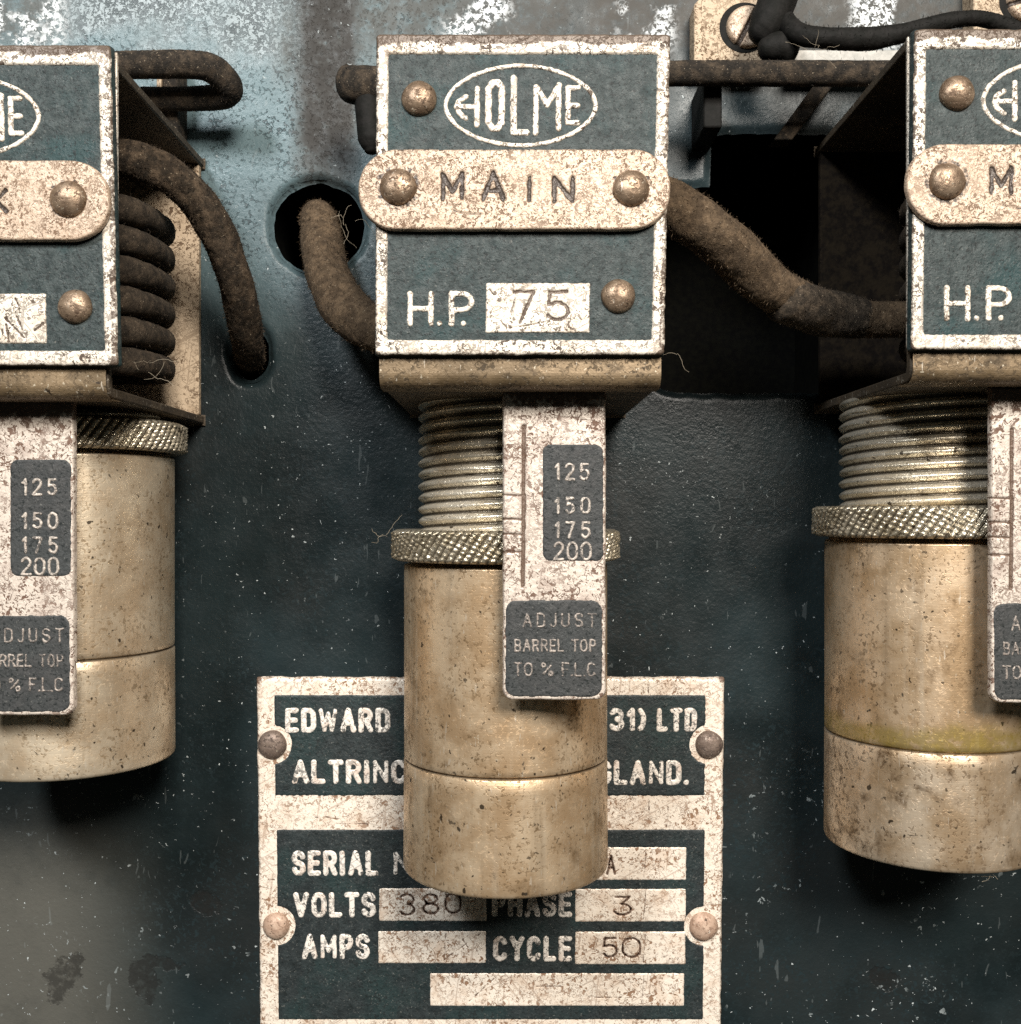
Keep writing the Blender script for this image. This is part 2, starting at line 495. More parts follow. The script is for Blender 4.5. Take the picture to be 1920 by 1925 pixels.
G = {
    'A': (.60, [[(0, 1), (.30, 0), (.60, 1)], [(.11, .66), (.49, .66)]]),
    'B': (.52, [[(0, 0), (0, 1), (.32, 1)] + arc(.30, .75, .22, .25, -90, 90) + [(0, .48)], [(0, 0), (.28, 0)] + arc(.28, .24, .2, .24, 90, -90)]),
    'C': (.54, [arc(.27, .27, .27, .27, 20, 180, 8) + arc(.27, .73, .27, .27, 180, 340, 8)]),
    'D': (.54, [[(0, 0), (.28, 0)] + arc(.28, .26, .26, .26, 90, 0, 5) + arc(.28, .74, .26, .26, 0, -90, 5) + [(0, 1), (0, 0)]]),
    'E': (.48, [[(.48, 0), (0, 0), (0, 1), (.48, 1)], [(0, .5), (.42, .5)]]),
    'F': (.48, [[(.48, 0), (0, 0), (0, 1)], [(0, .5), (.40, .5)]]),
    'G': (.56, [arc(.28, .27, .28, .27, 20, 180, 8) + arc(.28, .73, .28, .27, 180, 360, 8) + [(.56, .55), (.32, .55)]]),
    'H': (.54, [[(0, 0), (0, 1)], [(.54, 0), (.54, 1)], [(0, .5), (.54, .5)]]),
    'I': (.02, [[(.01, 0), (.01, 1)]]),
    'J': (.36, [[(.36, 0), (.36, .75)] + arc(.18, .78, .18, .22, 0, -170, 7)]),
    'L': (.46, [[(0, 0), (0, 1), (.46, 1)]]),
    'M': (.70, [[(0, 1), (0, 0), (.35, .72), (.70, 0), (.70, 1)]]),
    'N': (.56, [[(0, 1), (0, 0), (.56, 1), (.56, 0)]]),
    'O': (.58, [oval(.58)]),
    'P': (.50, [[(0, 1), (0, 0), (.26, 0)] + arc(.26, .27, .24, .27, 90, -90) + [(0, .54)]]),
    'R': (.54, [[(0, 1), (0, 0), (.28, 0)] + arc(.28, .26, .24, .26, 90, -90) + [(0, .52)], [(.28, .52), (.54, 1)]]),
    'S': (.52, [arc(.26, .25, .26, .25, 15, 255, 10) + arc(.26, .75, .26, .25, 80, -165, 10)]),
    'T': (.54, [[(0, 0), (.54, 0)], [(.27, 0), (.27, 1)]]),
    'U': (.54, [[(0, 0), (0, .72)] + arc(.27, .72, .27, .28, 180, 360, 8) + [(.54, 0)]]),
    'V': (.60, [[(0, 0), (.30, 1), (.60, 0)]]),
    'W': (.82, [[(0, 0), (.20, 1), (.41, .15), (.62, 1), (.82, 0)]]),
    'X': (.56, [[(0, 0), (.56, 1)], [(.56, 0), (0, 1)]]),
    'Y': (.58, [[(0, 0), (.29, .5), (.58, 0)], [(.29, .5), (.29, 1)]]),
    '0': (.54, [oval(.54)]),
    '1': (.20, [[(0, .22), (.18, 0), (.18, 1)]]),
    '2': (.52, [arc(.26, .27, .25, .27, 165, -30, 9) + [(0, 1), (.52, 1)]]),
    '3': (.50, [arc(.24, .25, .24, .25, 150, -80, 9), arc(.24, .74, .26, .26, 85, -155, 9)]),
    '3f': (.50, [[(.02, 0), (.46, 0), (.22, .40)] + arc(.24, .70, .26, .30, 70, -155, 9)]),
    '5': (.50, [[(.46, 0), (.06, 0), (.03, .45)] + arc(.24, .68, .26, .31, 125, -150, 10)]),
    '7': (.50, [[(0, 0), (.50, 0), (.16, 1)]]),
    '8': (.50, [arc(.25, .24, .21, .24, 0, 360, 12), arc(.25, .74, .25, .26, 0, 360, 12)]),
    '9': (.50, [arc(.25, .28, .24, .28, 0, 360, 12), [(.49, .28), (.46, .7)] + arc(.24, .72, .24, .28, -10, -140, 6)]),
    '.': (.03, [[(0, 1), (.03, 1)]]),
    ')': (.16, [arc(-.22, .5, .40, .62, 55, -55, 8)]),
    '(': (.16, [arc(.40, .5, .40, .62, 125, 235, 8)]),
    '%': (.84, [arc(.14, .16, .14, .16, 0, 360, 10), arc(.70, .84, .14, .16, 0, 360, 10), [(.14, .85), (.70, .18)]]),
    ' ': (.28, []),
}


def text(st, x0, x1, y0, y1, hw, tilt=0.0, gap=None, keys=None):
    """strokes of a line of writing that fills x0..x1, y0..y1 (outer edges)"""
    ks = keys or list(st)
    H = y1 - y0 - 2 * hw
    ws = [G[c][0] * H for c in ks]
    span = x1 - x0 - 2 * hw
    if gap is None:
        n = max(len(ks) - 1, 1)
        gap = (span - sum(ws)) / n
        lo = 2 * hw + .10 * H
        if gap < lo:                                   # condense the letters instead
            f = (span - lo * n) / sum(ws)
            ws = [v * f for v in ws]
            gap = lo
    out = []
    x = x0 + hw
    for c, wd in zip(ks, ws):
        f = wd / G[c][0] if G[c][0] > .05 else H
        for ln in G[c][1]:
            out.append([(x + p * f, y0 + hw + q * H + (x - x0) * tilt) for p, q in ln])
        x += wd + gap
    return out


def glyphs(items):
    out = []
    for ch, x0, x1, y0, y1 in items:
        w0 = G[ch][0]
        out += [[(x0 + (p / w0 * (x1 - x0) if w0 > .05 else 0), y0 + q * (y1 - y0)) for p, q in l] for l in G[ch][1]]
    return out


def tsdf(lines, rough, cell, seed):
    """lines: (text, x0, x1, y0, y1, half stroke); letters with inner diagonals are drawn lighter"""
    bold, light = [], []
    for st, x0, x1, y0, y1, hw in lines:
        H = y1 - y0 - 2 * hw
        ws = [max(G[c][0], .06) * H for c in st]
        n = max(len(st) - 1, 1)
        gap = 2 * hw + .10 * H
        f = (x1 - x0 - 2 * hw - gap * n) / sum(ws) if len(st) > 1 else (x1 - x0 - 2 * hw) / ws[0]
        x = x0 + hw
        for c, wd in zip(st, ws):
            t = glyphs([(c, x, x + wd * f, y0 + hw, y1 - hw)])
            (light if c in 'NMW' else bold).append((t, hw))
            x += wd * f + gap
    fs = [s_strokes(sum((t for t, h in bold if h == hh), []), hh) for hh in {h for _, h in bold}]
    fs += [s_strokes(sum((t for t, h in light if h == hh), []), hh * .74) for hh in {h for _, h in light}]
    return s_rough(s_union(*fs), rough, cell, seed)


def march(x0, x1, y0, y1, step, sdf):
    nx, ny = int(round((x1 - x0) / step)) + 1, int(round((y1 - y0) / step)) + 1
    xs, ys = np.linspace(x0, x1, nx), np.linspace(y0, y1, ny)
    X, Y = np.meshgrid(xs, ys, indexing='ij')
    S = sdf(X, Y)
    ins = S < 0
    idx = np.full(S.shape, -1, int)
    idx[ins] = np.arange(ins.sum())
    P = np.stack([X[ins], Y[ins], S[ins]], 1)
    full = ins[:-1, :-1] & ins[1:, :-1] & ins[1:, 1:] & ins[:-1, 1:]
    i, j = np.nonzero(full)
    faces = np.stack([idx[i, j], idx[i, j + 1], idx[i + 1, j + 1], idx[i + 1, j]], 1).tolist()
    anyi = ins[:-1, :-1] | ins[1:, :-1] | ins[1:, 1:] | ins[:-1, 1:]
    extra, ed = [], {}
    base = len(P)

    def cross(a, b):
        key = (a, b) if a < b else (b, a)
        if key not in ed:
            sa, sb = S[a], S[b]
            t = sa / (sa - sb)
            t = min(max(t, .02), .98)
            extra.append((X[a] + (X[b] - X[a]) * t, Y[a] + (Y[b] - Y[a]) * t, 0.0))
            ed[key] = base + len(extra) - 1
        return ed[key]
    bi, bj = np.nonzero(anyi & ~full)
    for a, b in zip(bi.tolist(), bj.tolist()):
        cs = [(a, b), (a, b + 1), (a + 1, b + 1), (a + 1, b)]
        poly = []
        for q in range(4):
            c, d = cs[q], cs[(q + 1) % 4]
            if ins[c]:
                poly.append(int(idx[c]))
            if ins[c] != ins[d]:
                poly.append(cross(c, d))
        if len(poly) >= 3:
            faces.append(poly)
    if extra:
        P = np.concatenate([P, np.array(extra)], 0)
    return P, faces


def relief(name, box, step, sdf, tomm, ybase, h, bev, mat, parent, origin, carve=None, depth=.3, cbev=3., dirtf=None, wavy=0., dirt_carve=1.0):
    """a plate or raised mark: front surface with the height h (mm) above ybase, rounded down over bev px at its outline"""
    P, F = march(*box, step, sdf)
    X, Y, S = P.T
    hh = h * np.sqrt(np.clip(1 - (1 - np.clip(-S / bev, 0, 1)) ** 2, 0, 1))
    dirt = np.zeros(len(X))
    if carve is not None:
        c = smooth(-carve(X, Y) / cbev + .5)
        hh = hh - depth * c
        dirt = np.maximum(dirt, c * dirt_carve)
    if wavy:
        hh = hh + wavy * (vnoise(X, Y, 70, 3) + .5 * vnoise(X, Y, 25, 5))
    if dirtf is not None:
        dirt = np.maximum(dirt, dirtf(X, Y))
    V = tomm(X, Y, ybase)
    V[:, 1] -= hh
    return mk(name, V, F, mat, parent, origin, True, dirt)


def lathe(name, prof, ax, mat, parent, origin, n=128, sm=True, dirt=None, cap0=True, cap1=True):
    """prof: list of (r, z); axis through ax=(x,y)"""
    a = np.linspace(0, 2 * np.pi, n, endpoint=False)
    V, F, D = [], [], []
    for q, (r, z) in enumerate(prof):
        for t in a:
            V.append((ax[0] + r * math.sin(t), ax[1] - r * math.cos(t), z))
            D.append(dirt[q] if dirt else 0)
    m = len(prof)
    for i in range(m - 1):
        for j in range(n):
            k = (j + 1) % n
            F.append((i * n + j, i * n + k, (i + 1) * n + k, (i + 1) * n + j))
    if cap0:
        F.append(tuple(range(n - 1, -1, -1)))
    if cap1:
        F.append(tuple((m - 1) * n + j for j in range(n)))
    return mk(name, V, F, mat, parent, origin, sm, D)


def tube(name, pts, r, mat, parent=None, origin=(0, 0, 0), n=20, sub=8, wob=0., seed=1, closed_ends=True, squash=1.0, fuzz=0., ridge=0., hairs=0):
    """round bar or cable through pts (mm); r may be a list"""
    P = [np.array(p, float) for p in pts]
    R = list(r) if hasattr(r, '__len__') else [r] * len(P)
    C, RR = [], []
    for i in range(len(P) - 1):
        p0, p1, p2, p3 = P[max(i - 1, 0)], P[i], P[i + 1], P[min(i + 2, len(P) - 1)]
        for s in range(sub):
            t = s / sub
            C.append(.5 * ((2 * p1) + (p2 - p0) * t + (2 * p0 - 5 * p1 + 4 * p2 - p3) * t * t + (3 * p1 - p0 - 3 * p2 + p3) * t ** 3))
            RR.append(R[i] * (1 - t) + R[i + 1] * t)
    C.append(P[-1])
    RR.append(R[-1])
    C = np.array(C)
    T = np.gradient(C, axis=0)
    T /= np.linalg.norm(T, axis=1)[:, None] + 1e-9
    up = np.array([0.13, 0.21, 0.97])
    if abs(T[0] @ up) > .9:
        up = np.array([1., 0.1, 0.])
    u = np.cross(T[0], up)
    u /= np.linalg.norm(u)
    rs = np.random.RandomState(seed)
    ph = rs.rand(6) * 6.28
    V, F = [], []
    m = len(C)
    for i in range(m):
        u = u - T[i] * (u @ T[i])
        u /= np.linalg.norm(u)
        v = np.cross(T[i], u)
        for j in range(n):
            a = 2 * np.pi * j / n
            rr = RR[i] * (1 + wob * (math.sin(i * 3.4 / sub + ph[0] + 2 * a) + .6 * math.sin(i * 7.6 / sub + ph[1] + 3 * a))) + fuzz * (rs.rand() - .5) + ridge * (((i / 4 + j / n) % 1.0) - .5)
            V.append(C[i] + rr * (math.cos(a) * u + squash * math.sin(a) * v))
    for i in range(m - 1):
        for j in range(n):
            k = (j + 1) % n
            F.append((i * n + j, i * n + k, (i + 1) * n + k, (i + 1) * n + j))
    for q in range(hairs):
        i, j = rs.randint(m), rs.randint(n)
        b = np.array(V[i * n + j])
        o = b - C[i]
        o = o / (np.linalg.norm(o) + 1e-9)
        d = o * rs.uniform(.2, 1) + rs.normal(size=3) * .55
        d = d / np.linalg.norm(d) * rs.uniform(.35, 1.0)
        sd = np.cross(d, rs.normal(size=3))
        sd = sd / (np.linalg.norm(sd) + 1e-9) * .035
        k = len(V)
        V += [b - sd, b + sd, b + d * .6 + sd * .8 + rs.normal(size=3) * .06, b + d * .6 - sd * .8, b + d + rs.normal(size=3) * .15]
        F += [(k, k + 1, k + 2, k + 3), (k + 3, k + 2, k + 4)]
    if closed_ends:
        for e, i, s in ((0, 0, -1), (1, m - 1, 1)):
            prev = [i * n + j for j in range(n)]
            for q in range(1, 5):
                f = math.cos(q * math.pi / 8)
                d = math.sin(q * math.pi / 8)
                cur = []
                for j in range(n):
                    p = V[i * n + j]
                    V.append(C[i] + (p - C[i]) * max(f, .02) + T[i] * s * RR[i] * .7 * d)
                    cur.append(len(V) - 1)
                for j in range(n):
                    k = (j + 1) % n
                    F.append((prev[j], prev[k], cur[k], cur[j]) if s > 0 else (prev[k], prev[j], cur[j], cur[k]))
                prev = cur
            F.append(tuple(prev) if s > 0 else tuple(prev[::-1]))
    return mk(name, V, F, mat, parent, origin, True)


def dome(name, c, r, h, mat, parent, origin, seed=0, slot=None):
    """rivet head facing -y at c (mm)"""
    n, m = 40, 14
    V, F = [], []
    rs = np.random.RandomState(seed)
    ph = rs.rand(4) * 6.28
    prof = [(1.0, 0.25)] + [(math.cos(q / m * math.pi / 2) ** .9, -math.sin(q / m * math.pi / 2)) for q in range(m)] 
    for (rr, y) in prof:
        for j in range(n):
            a = 2 * math.pi * j / n
            wv = 1 + .012 * math.sin(3 * a + ph[0]) + .01 * math.sin(5 * a + ph[1])
            V.append((c[0] + r * rr * wv * math.cos(a), c[1] + h * y * (1 + .02 * math.sin(2 * a + ph[2])), c[2] + r * rr * wv * math.sin(a)))
    for i in range(len(prof) - 1):
        for j in range(n):
            k = (j + 1) % n
            F.append((i * n + j, i * n + k, (i + 1) * n + k, (i + 1) * n + j))
    V.append((c[0], c[1] - h, c[2]))
    i = len(prof) - 1
    for j in range(n):
        F.append((i * n + j, i * n + (j + 1) % n, len(V) - 1))
    return mk(name, V, F, mat, parent, origin)


def prism_x(name, prof, x0, x1, mat, parent, origin, closed=True, bev=0.):
    """extrude a (y,z) outline along x"""
    n = len(prof)
    V = [(x0, y, z) for y, z in prof] + [(x1, y, z) for y, z in prof]
    F = [(i, (i + 1) % n, n + (i + 1) % n, n + i) for i in range(n)]
    F += [tuple(range(n - 1, -1, -1)), tuple(range(n, 2 * n))]
    o = mk(name, V, F, mat, parent, origin, False)
    return o


def bevel(o, wmm, seg=3):
    md = o.modifiers.new('bevel', 'BEVEL')
    md.width = wmm * MM
    md.segments = seg
    md.limit_method = 'ANGLE'
    md.angle_limit = math.radians(35)
    return o


def slab(name, x0, x1, y0, y1, z0, z1, mat, parent=None, origin=(0, 0, 0), bev=.4):  # corner to corner, mm
    V = [(x, y, z) for x in (x0, x1) for y in (y0, y1) for z in (z0, z1)]
    F = [(0, 1, 3, 2), (4, 6, 7, 5), (0, 4, 5, 1), (2, 3, 7, 6), (0, 2, 6, 4), (1, 5, 7, 3)]
    o = mk(name, V, F, mat, parent, origin, False)
    if bev:
        bevel(o, bev)
    return o


# ------------------------------------------------------------------ the panel and what lies behind it
def panel_mm(X, Y, y):
    k = (D0 + YP) / D0 * .1
    return np.stack([(X - 960.) * k, np.full(X.shape, float(y)), (962.5 - Y) * k], 1)


HOLE_A = s_ell(597, 425, 86, 84)
HOLE_B = s_ell(468, 662, 35, 50)
SHADE_OPENING = s_union(s_rrect(1338, 1570, 250, 738, 22), s_rrect(1205, 1570, 352, 738, 70))  # cut-out added to give the dark shade between middle and right relays
holes = s_rough(s_union(HOLE_A, HOLE_B, SHADE_OPENING), 2.5, 30, 11)
neg = lambda X, Y: -holes(X, Y)
Pp, Fp = march(-360, 2280, -360, 2280, 5, neg)
Xp, Yp, Sp = Pp.T
Vp = panel_mm(Xp, Yp, YP)
Vp[:, 1] += np.where((Xp > 1150) & (Xp < 1700), .9, 2.2) * (1 - smooth(-Sp / 16.)) ** 1.5 + .25 * vnoise(Xp, Yp, 160, 21)
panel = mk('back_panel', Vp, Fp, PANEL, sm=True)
tag(panel, kind='structure')
# throat walls of the two holes and the added shade opening and the dark space behind them
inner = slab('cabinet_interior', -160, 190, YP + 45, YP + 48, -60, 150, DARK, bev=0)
tag(inner, kind='structure')
for nm, (cx, cy, rx, ry, pw) in {'hole_lining': (597, 425, 92, 90, 2.), 'hole_lining.001': (466, 662, 48, 58, 2.), 'shade_opening_lining': (1385, 494, 200, 254, 9.)}.items():
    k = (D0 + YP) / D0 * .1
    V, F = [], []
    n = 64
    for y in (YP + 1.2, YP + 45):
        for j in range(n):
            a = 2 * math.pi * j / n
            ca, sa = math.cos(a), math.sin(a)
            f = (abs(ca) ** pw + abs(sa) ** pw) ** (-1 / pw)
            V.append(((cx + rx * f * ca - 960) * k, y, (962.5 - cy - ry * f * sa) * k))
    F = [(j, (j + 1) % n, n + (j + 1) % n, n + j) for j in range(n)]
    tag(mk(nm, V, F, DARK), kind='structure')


# ------------------------------------------------------------------ relay units
OX, OZ = 2.2, 59.75               # front centre of the middle unit, mm


def unit_map(wl, wr):
    def f(X, Y, y):
        k = (D0 + y) / D0 * .1
        t = (Y - 62.) / 606.
        s = (X - 707.) / 555.
        if abs(y) < 4:
            X = X + t * (wl * (1 - s) + wr * s)
            k = .1
        return np.stack([(X - 960.) * k - OX, np.full(X.shape, float(y)), (962.5 - Y) * k - OZ], 1)
    return f


EMB = (980.5, 198.8)


def emblem_sdf():
    e = []
    for i in range(73):
        a = 2 * math.pi * i / 72
        c, s = math.cos(a), math.sin(a)
        f = (abs(c) ** 1.9 + abs(s) ** 1.9) ** (-1 / 1.9)
        e.append((EMB[0] + 141.5 * f * c, EMB[1] + 75.0 * f * s))
    q = lambda pts: [(820 + x / 6., 100 + y / 6.) for x, y in pts]
    H = [q([(345, 490), (265, 545), (240, 610), (268, 680), (345, 735)]), q([(250, 602), (460, 602)]), q([(470, 395), (470, 810)])]
    O = [q([(600, 400), (650, 330), (705, 330), (750, 395), (750, 790), (705, 852), (650, 852), (600, 785), (600, 400)])]
    L = [q([(885, 285), (885, 893), (1035, 893)])]
    M = [q([(1137, 380), (1137, 905)]), q([(1150, 385), (1265, 585), (1395, 355)]), q([(1393, 355), (1393, 850)])]
    E = [q([(1500, 392), (1500, 785)]), q([(1500, 392), (1612, 392)]), q([(1500, 590), (1612, 590)]), q([(1500, 785), (1612, 785)])]
    return s_union(s_strokes([e], 4.5), s_strokes(H + M + E, 5.5), s_strokes(O + L, 6.6))


def make_unit(origin_px, label, tagtext, number, wl, wr, barrel_dx, barrel_dz, strap_dx, strap_dz, tag_dx, win_dx, seed, barrel_mat, group, coil_in=0):
    ox, oz = (origin_px[0] - 960.) * .1, (962.5 - origin_px[1]) * .1
    root = thing('overload_relay', (ox, YP, oz), label, 'overload relay', group)
    O = (0, YP, 0)
    um = unit_map(wl, wr)
    um0 = unit_map(0, 0)

    # --- folded sheet frame: back, top, front wall, bottom
    yo, zt, zb, th, r = 3.1, 30.4, -35.8, 2.0, 2.6
    yb = YP - .6
    def ring(y0, y1, z0, z1, rr):
        out = []
        for cy, cz, a0 in ((y0 + rr, z0 + rr, 180), (y0 + rr, z1 - rr, 90)):
            s = [(cy + rr * math.cos(math.radians(a0 + (90 if a0 == 180 else 90) * i / 6)), cz + rr * math.sin(math.radians(a0 + 90 * i / 6))) for i in range(7)]
            out.append(s)
        lo = out[0][::-1]          # from bottom (270) to front (180)
        hi = out[1][::-1]          # from front (180) to top (90)
        return [(y1, z0)] + lo + hi + [(y1, z1)]
    outer = ring(yo, yb, zb, zt, r)
    innr = ring(yo + th, yb, zb + th, zt - th, max(r - th, .5))
    xl, xr = -27.0, 26.3
    n = len(outer)
    V, F = [], []
    for x in (xl, xr):
        V += [(x, y, z) for y, z in outer]
        V += [(x, y, z) for y, z in innr]
    A, B, C_, D = 0, n, 2 * n, 3 * n
    for i in range(n - 1):
        F.append((A + i, A + i + 1, C_ + i + 1, C_ + i))
        F.append((B + i + 1, B + i, D + i, D + i + 1))
        F.append((A + i + 1, A + i, B + i, B + i + 1))
        F.append((C_ + i, C_ + i + 1, D + i + 1, D + i))
    for i in (0, n - 1):
        F.append((A + i, B + i, D + i, C_ + i) if i == 0 else (B + i, A + i, C_ + i, D + i))
    fr = mk('frame', V, F, FRAME, root, O, False)
    bevel(fr, .35)
    slab('backing_plate', -27.9 if origin_px[0] > 1500 else -27.0, 28.3 if origin_px[0] < 0 else 26.4, 2.0, 2.9, -29.6, 29.6, WHITE, root, O, .2)
    # brass strip folded under the front edge
    q0 = [(1.45 - .0, -29.0), (1.45, -33.2)] + [(4.2 - 2.75 * math.cos(math.radians(a)), -33.4 - 2.75 * math.sin(math.radians(a))) for a in range(0, 91, 10)] + [(9.0, -36.15)]
    q1 = [(y + .1, z) for y, z in q0[:2]] + [(4.2 - 2.63 * math.cos(math.radians(a)), -33.4 - 2.63 * math.sin(math.radians(a))) for a in range(0, 91, 10)] + [(9.0, -36.03)]
    lipo = prism_x('front_lip', q0 + q1[::-1], xl - .05, xr + .05, LIP, root, O)
    lipo.data.polygons.foreach_set('use_smooth', np.full(len(lipo.data.polygons), False))
    slab('back_board', xl + .4, xr - .4, yb - 3.0, yb - 1.0, zb + th + .1, zt - th - .1, FIBRE if coil_in < 1 else BOARD_SHADE, root, O, .3)

    # --- coil of taped cable inside the frame
    pts = []
    for i in range(6 * 20 + 8):
        a = 2 * math.pi * i / 20 + 1.2
        c, s = math.cos(a), math.sin(a)
        f = (abs(c) ** 3.2 + abs(s) ** 3.2) ** (-1 / 3.2)
        pts.append((-.3 + coil_in * .5 + (23.2 - coil_in) * f * c, 37.5 - 19.5 * f * s, 12.0 - 6.4 * i / 20))
    tube('coil', pts, 3.05, COILM, root, O, 18, 4, .012, seed, ridge=.22, fuzz=.14, hairs=4000)

    # --- face plate
    plate = s_rrect(706, 1262, 62, 669, 7)
    ftop = lambda X, Y: .52 * smooth((np.abs(X - 984 + (Y - 62) * .008) - 263) / 10.) + smooth((91 - Y + 9 * vnoise(X, Y, 30, 6)) / 16.) * .95 + .55 * smooth((Y - 655) / 14.)
    fp = relief('faceplate', (700, 1268, 56, 675, 3), 0, None, None, 0, 0, 0, None, None, None) if False else \
        relief('faceplate', (700, 1268, 56, 675), 3.0, plate, um, 1.5, 1.55, 5, FIELD, root, O, wavy=.06)
    ob = s_rough(s_rrect(708, 1260.5, 65, 667, 7), 1.0, 14, seed)
    ib = s_rough(s_rrect(731, 1236, 103, 639, 4), .7, 6, seed + 3)
    relief('border', (704, 1266, 58, 674), 2.5, s_sub(ob, ib), um, .02, .42, 5, WHITE, fp, O, dirtf=ftop, wavy=.05)
    relief('emblem', (830, 1132, 116, 282), 1.25, s_rough(emblem_sdf(), .9, 7, seed + 5), um, .04, .34, 3, LETTER, fp, O)
    lt = glyphs([('H', 774, 814, 552, 609), ('.', 831, 835, 552, 608), ('P', 853, 891, 552, 609), ('.', 876, 880, 552, 608)])
    relief('lettering', (760, 905, 538, 622), 1.25, s_rough(s_strokes(lt, 5.6), 1.0, 7, seed + 7), um, .04, .34, 3, LETTER, fp, O)
    sh = win_dx * 10
    win = s_rough(s_rrect(918 + sh, 1117 + sh, 532, 626, 2), .6, 6, seed + 9)
    if number == '75':
        cv = s_strokes(glyphs([('7', 972 + sh, 1010 + sh, 549, 606), ('5', 1036 + sh, 1076 + sh, 549, 602)]), 3.2)
        cv = s_union(cv, s_strokes([[(961 + sh, 618), (1045 + sh, 604), (1072 + sh, 600)], [(975 + sh, 552), (966 + sh, 600)], [(926 + sh, 545), (934 + sh, 556)]], .6))
    elif number == 'N':
        cv = s_strokes([[(1040 + sh, 578), (1075 + sh, 615)], [(1042 + sh, 590), (1046 + sh, 622)], [(1062 + sh, 575), (1072 + sh, 600)], [(1094 + sh, 602), (1112 + sh, 588)], [(1060 + sh, 542), (1066 + sh, 555)]], 2.0)
    else:
        cv = s_strokes([[(930 + sh, 560), (960 + sh, 580)], [(1000 + sh, 550), (1040 + sh, 600)]], 1.2)
    relief('number_window', (912 + sh, 1123 + sh, 526, 632), 1.5, win, um, .04, .36, 3, LETTER, fp, O, s_rough(cv, .9, 6, seed + 1), .22, 3)
    for (px, py, rr) in ((789, 186, 33.5), (1171, 557, 32.5)):
        p = um(np.array([px + (sh if py > 400 else 0)]), np.array([float(py)]), 0.0)[0]
        dome('rivet', (p[0], .05, p[2]), rr * .1, 2.1, RIVET if seed != 5 or py < 400 else RIVET, fp, O, seed + px)

    # --- stamped name tag over the face plate
    td = tag_dx * 10
    rot = .004
    tg = s_rough(s_rrect(676 + td, 1266 + td, 285, 437, 74), .8, 40, seed + 2)
    if tagtext == 'MAIN':
        ln = []
        for ch, x0, x1, y0, y1 in (('M', 833, 875, 329, 381), ('A', 909, 953, 328, 382), ('I', 995, 1004, 336, 385), ('N', 1043, 1083, 337, 386)):
            ln += text(ch, x0 + td, x1 + td, y0, y1, 3.4, gap=0) if ch == 'I' else [[(x0 + td + 3 + (p - 0) / G[ch][0] * (x1 - x0 - 6), y0 + 3 + q * (y1 - y0 - 6)) for p, q in l] for l in G[ch][1]]
    else:
        ln = []
        for ch, x0, x1, y0, y1 in (('A', 880, 930, 334, 384), ('U', 955, 1003, 334, 384), ('X', 1030, 1076, 340, 385)):
            ln += [[(x0 + td + 3 + p / G[ch][0] * (x1 - x0 - 6), y0 + 3 + q * (y1 - y0 - 6)) for p, q in l] for l in G[ch][1]]
    cv = s_union(s_rough(s_strokes(ln, 4.4), 1.5, 9, seed + 4), s_strokes([[(854 + td, 400), (875 + td, 406), (910 + td, 408)]], .8))
    tp = relief('name_tag', (668 + td, 1274 + td, 279, 443), 2.0, tg, unit_map(wl, wr), -.75, 1.1, 4.5, TAG, root, O, cv, .42, 3.5, wavy=.12,
                dirtf=lambda X, Y: .42 * smooth((300 - Y) / 12.) + .5 * smooth((52 - np.hypot(X - 752 - td, Y - 357)) / 14.) + .4 * smooth((50 - np.hypot(X - 1190 - td, Y - 360)) / 14.))
    # underside of the tag
    for px, py in ((752, 357), (1190, 360)):
        p = um(np.array([px + td]), np.array([float(py)]), 0.0)[0]
        dome('rivet', (p[0], -1.78, p[2]), 3.45, 1.9, RIVET, tp, O, seed + px)

    # --- hanging scale strap
    ys = 12.0
    sx, sz = strap_dx, strap_dz

    def sm_(X, Y, y):
        v = um0(X, Y, y)
        v[:, 0] += sx
        v[:, 2] += sz
        return v
    st = s_rrect(945, 1139, 722, 1315, 20)
    st2 = lambda X, Y: np.where(Y < 800, np.maximum(np.abs(X - 1042) - 97, 722 - Y), s_rrect(945, 1139, 700, 1315, 20)(X, Y))
    ins1 = s_rrect(1020, 1135, 835, 1055, 15)
    ins2 = s_rrect(950, 1133, 1128, 1310, 20)
    gr = s_strokes([[(985, 802), (984, 930)], [(985, 930), (983, 1100)]], 3.6)
    tk = s_strokes([[(940, 930), (988, 932)], [(940, 975), (985, 977)], [(940, 1003), (985, 1005)], [(940, 1037), (986, 1037)]], 1.7)
    rust = lambda X, Y: .75 * smooth((800 - Y + 25 * vnoise(X, Y, 25, 9)) / 60.) + .40 * smooth((40 - np.abs(X - 965)) / 20.) * smooth((Y - 935) / 20) * smooth((1100 - Y) / 60.) * .9
    stp = relief('scale_strap', (940, 1144, 720, 1321), 2.0, s_rough(st2, .8, 30, seed + 8), sm_, ys, 1.4, 4.5, STRAPM, root, O, s_union(gr, tk), .35, 2.5, rust)
    pk = dict(parent=stp, origin=O)
    relief('scale_inset', (1015, 1141, 830, 1060), 2.0, s_rough(ins1, .9, 8, seed), sm_, ys - 1.30, .22, 4, INSET, stp, O)
    relief('caption_inset', (944, 1139, 1122, 1316), 2.0, s_rough(ins2, .9, 10, seed + 1), sm_, ys - 1.30, .22, 4, INSET, stp, O)
    nums = []
    for s, x0, x1, y0, y1 in (('125', 1042, 1109, 870, 904), ('150', 1042, 1111, 934, 967), ('175', 1042, 1111, 980, 1013), ('200', 1040, 1113, 1018, 1054)):
        nums += text(s, x0, x1, y0, y1, 2.6)
    relief('numerals', (1036, 1120, 864, 1060), 1.0, s_rough(s_strokes(nums, 2.7), .7, 5, seed + 2), sm_, ys - 1.48, .26, 2.4, INSETL, stp, O)
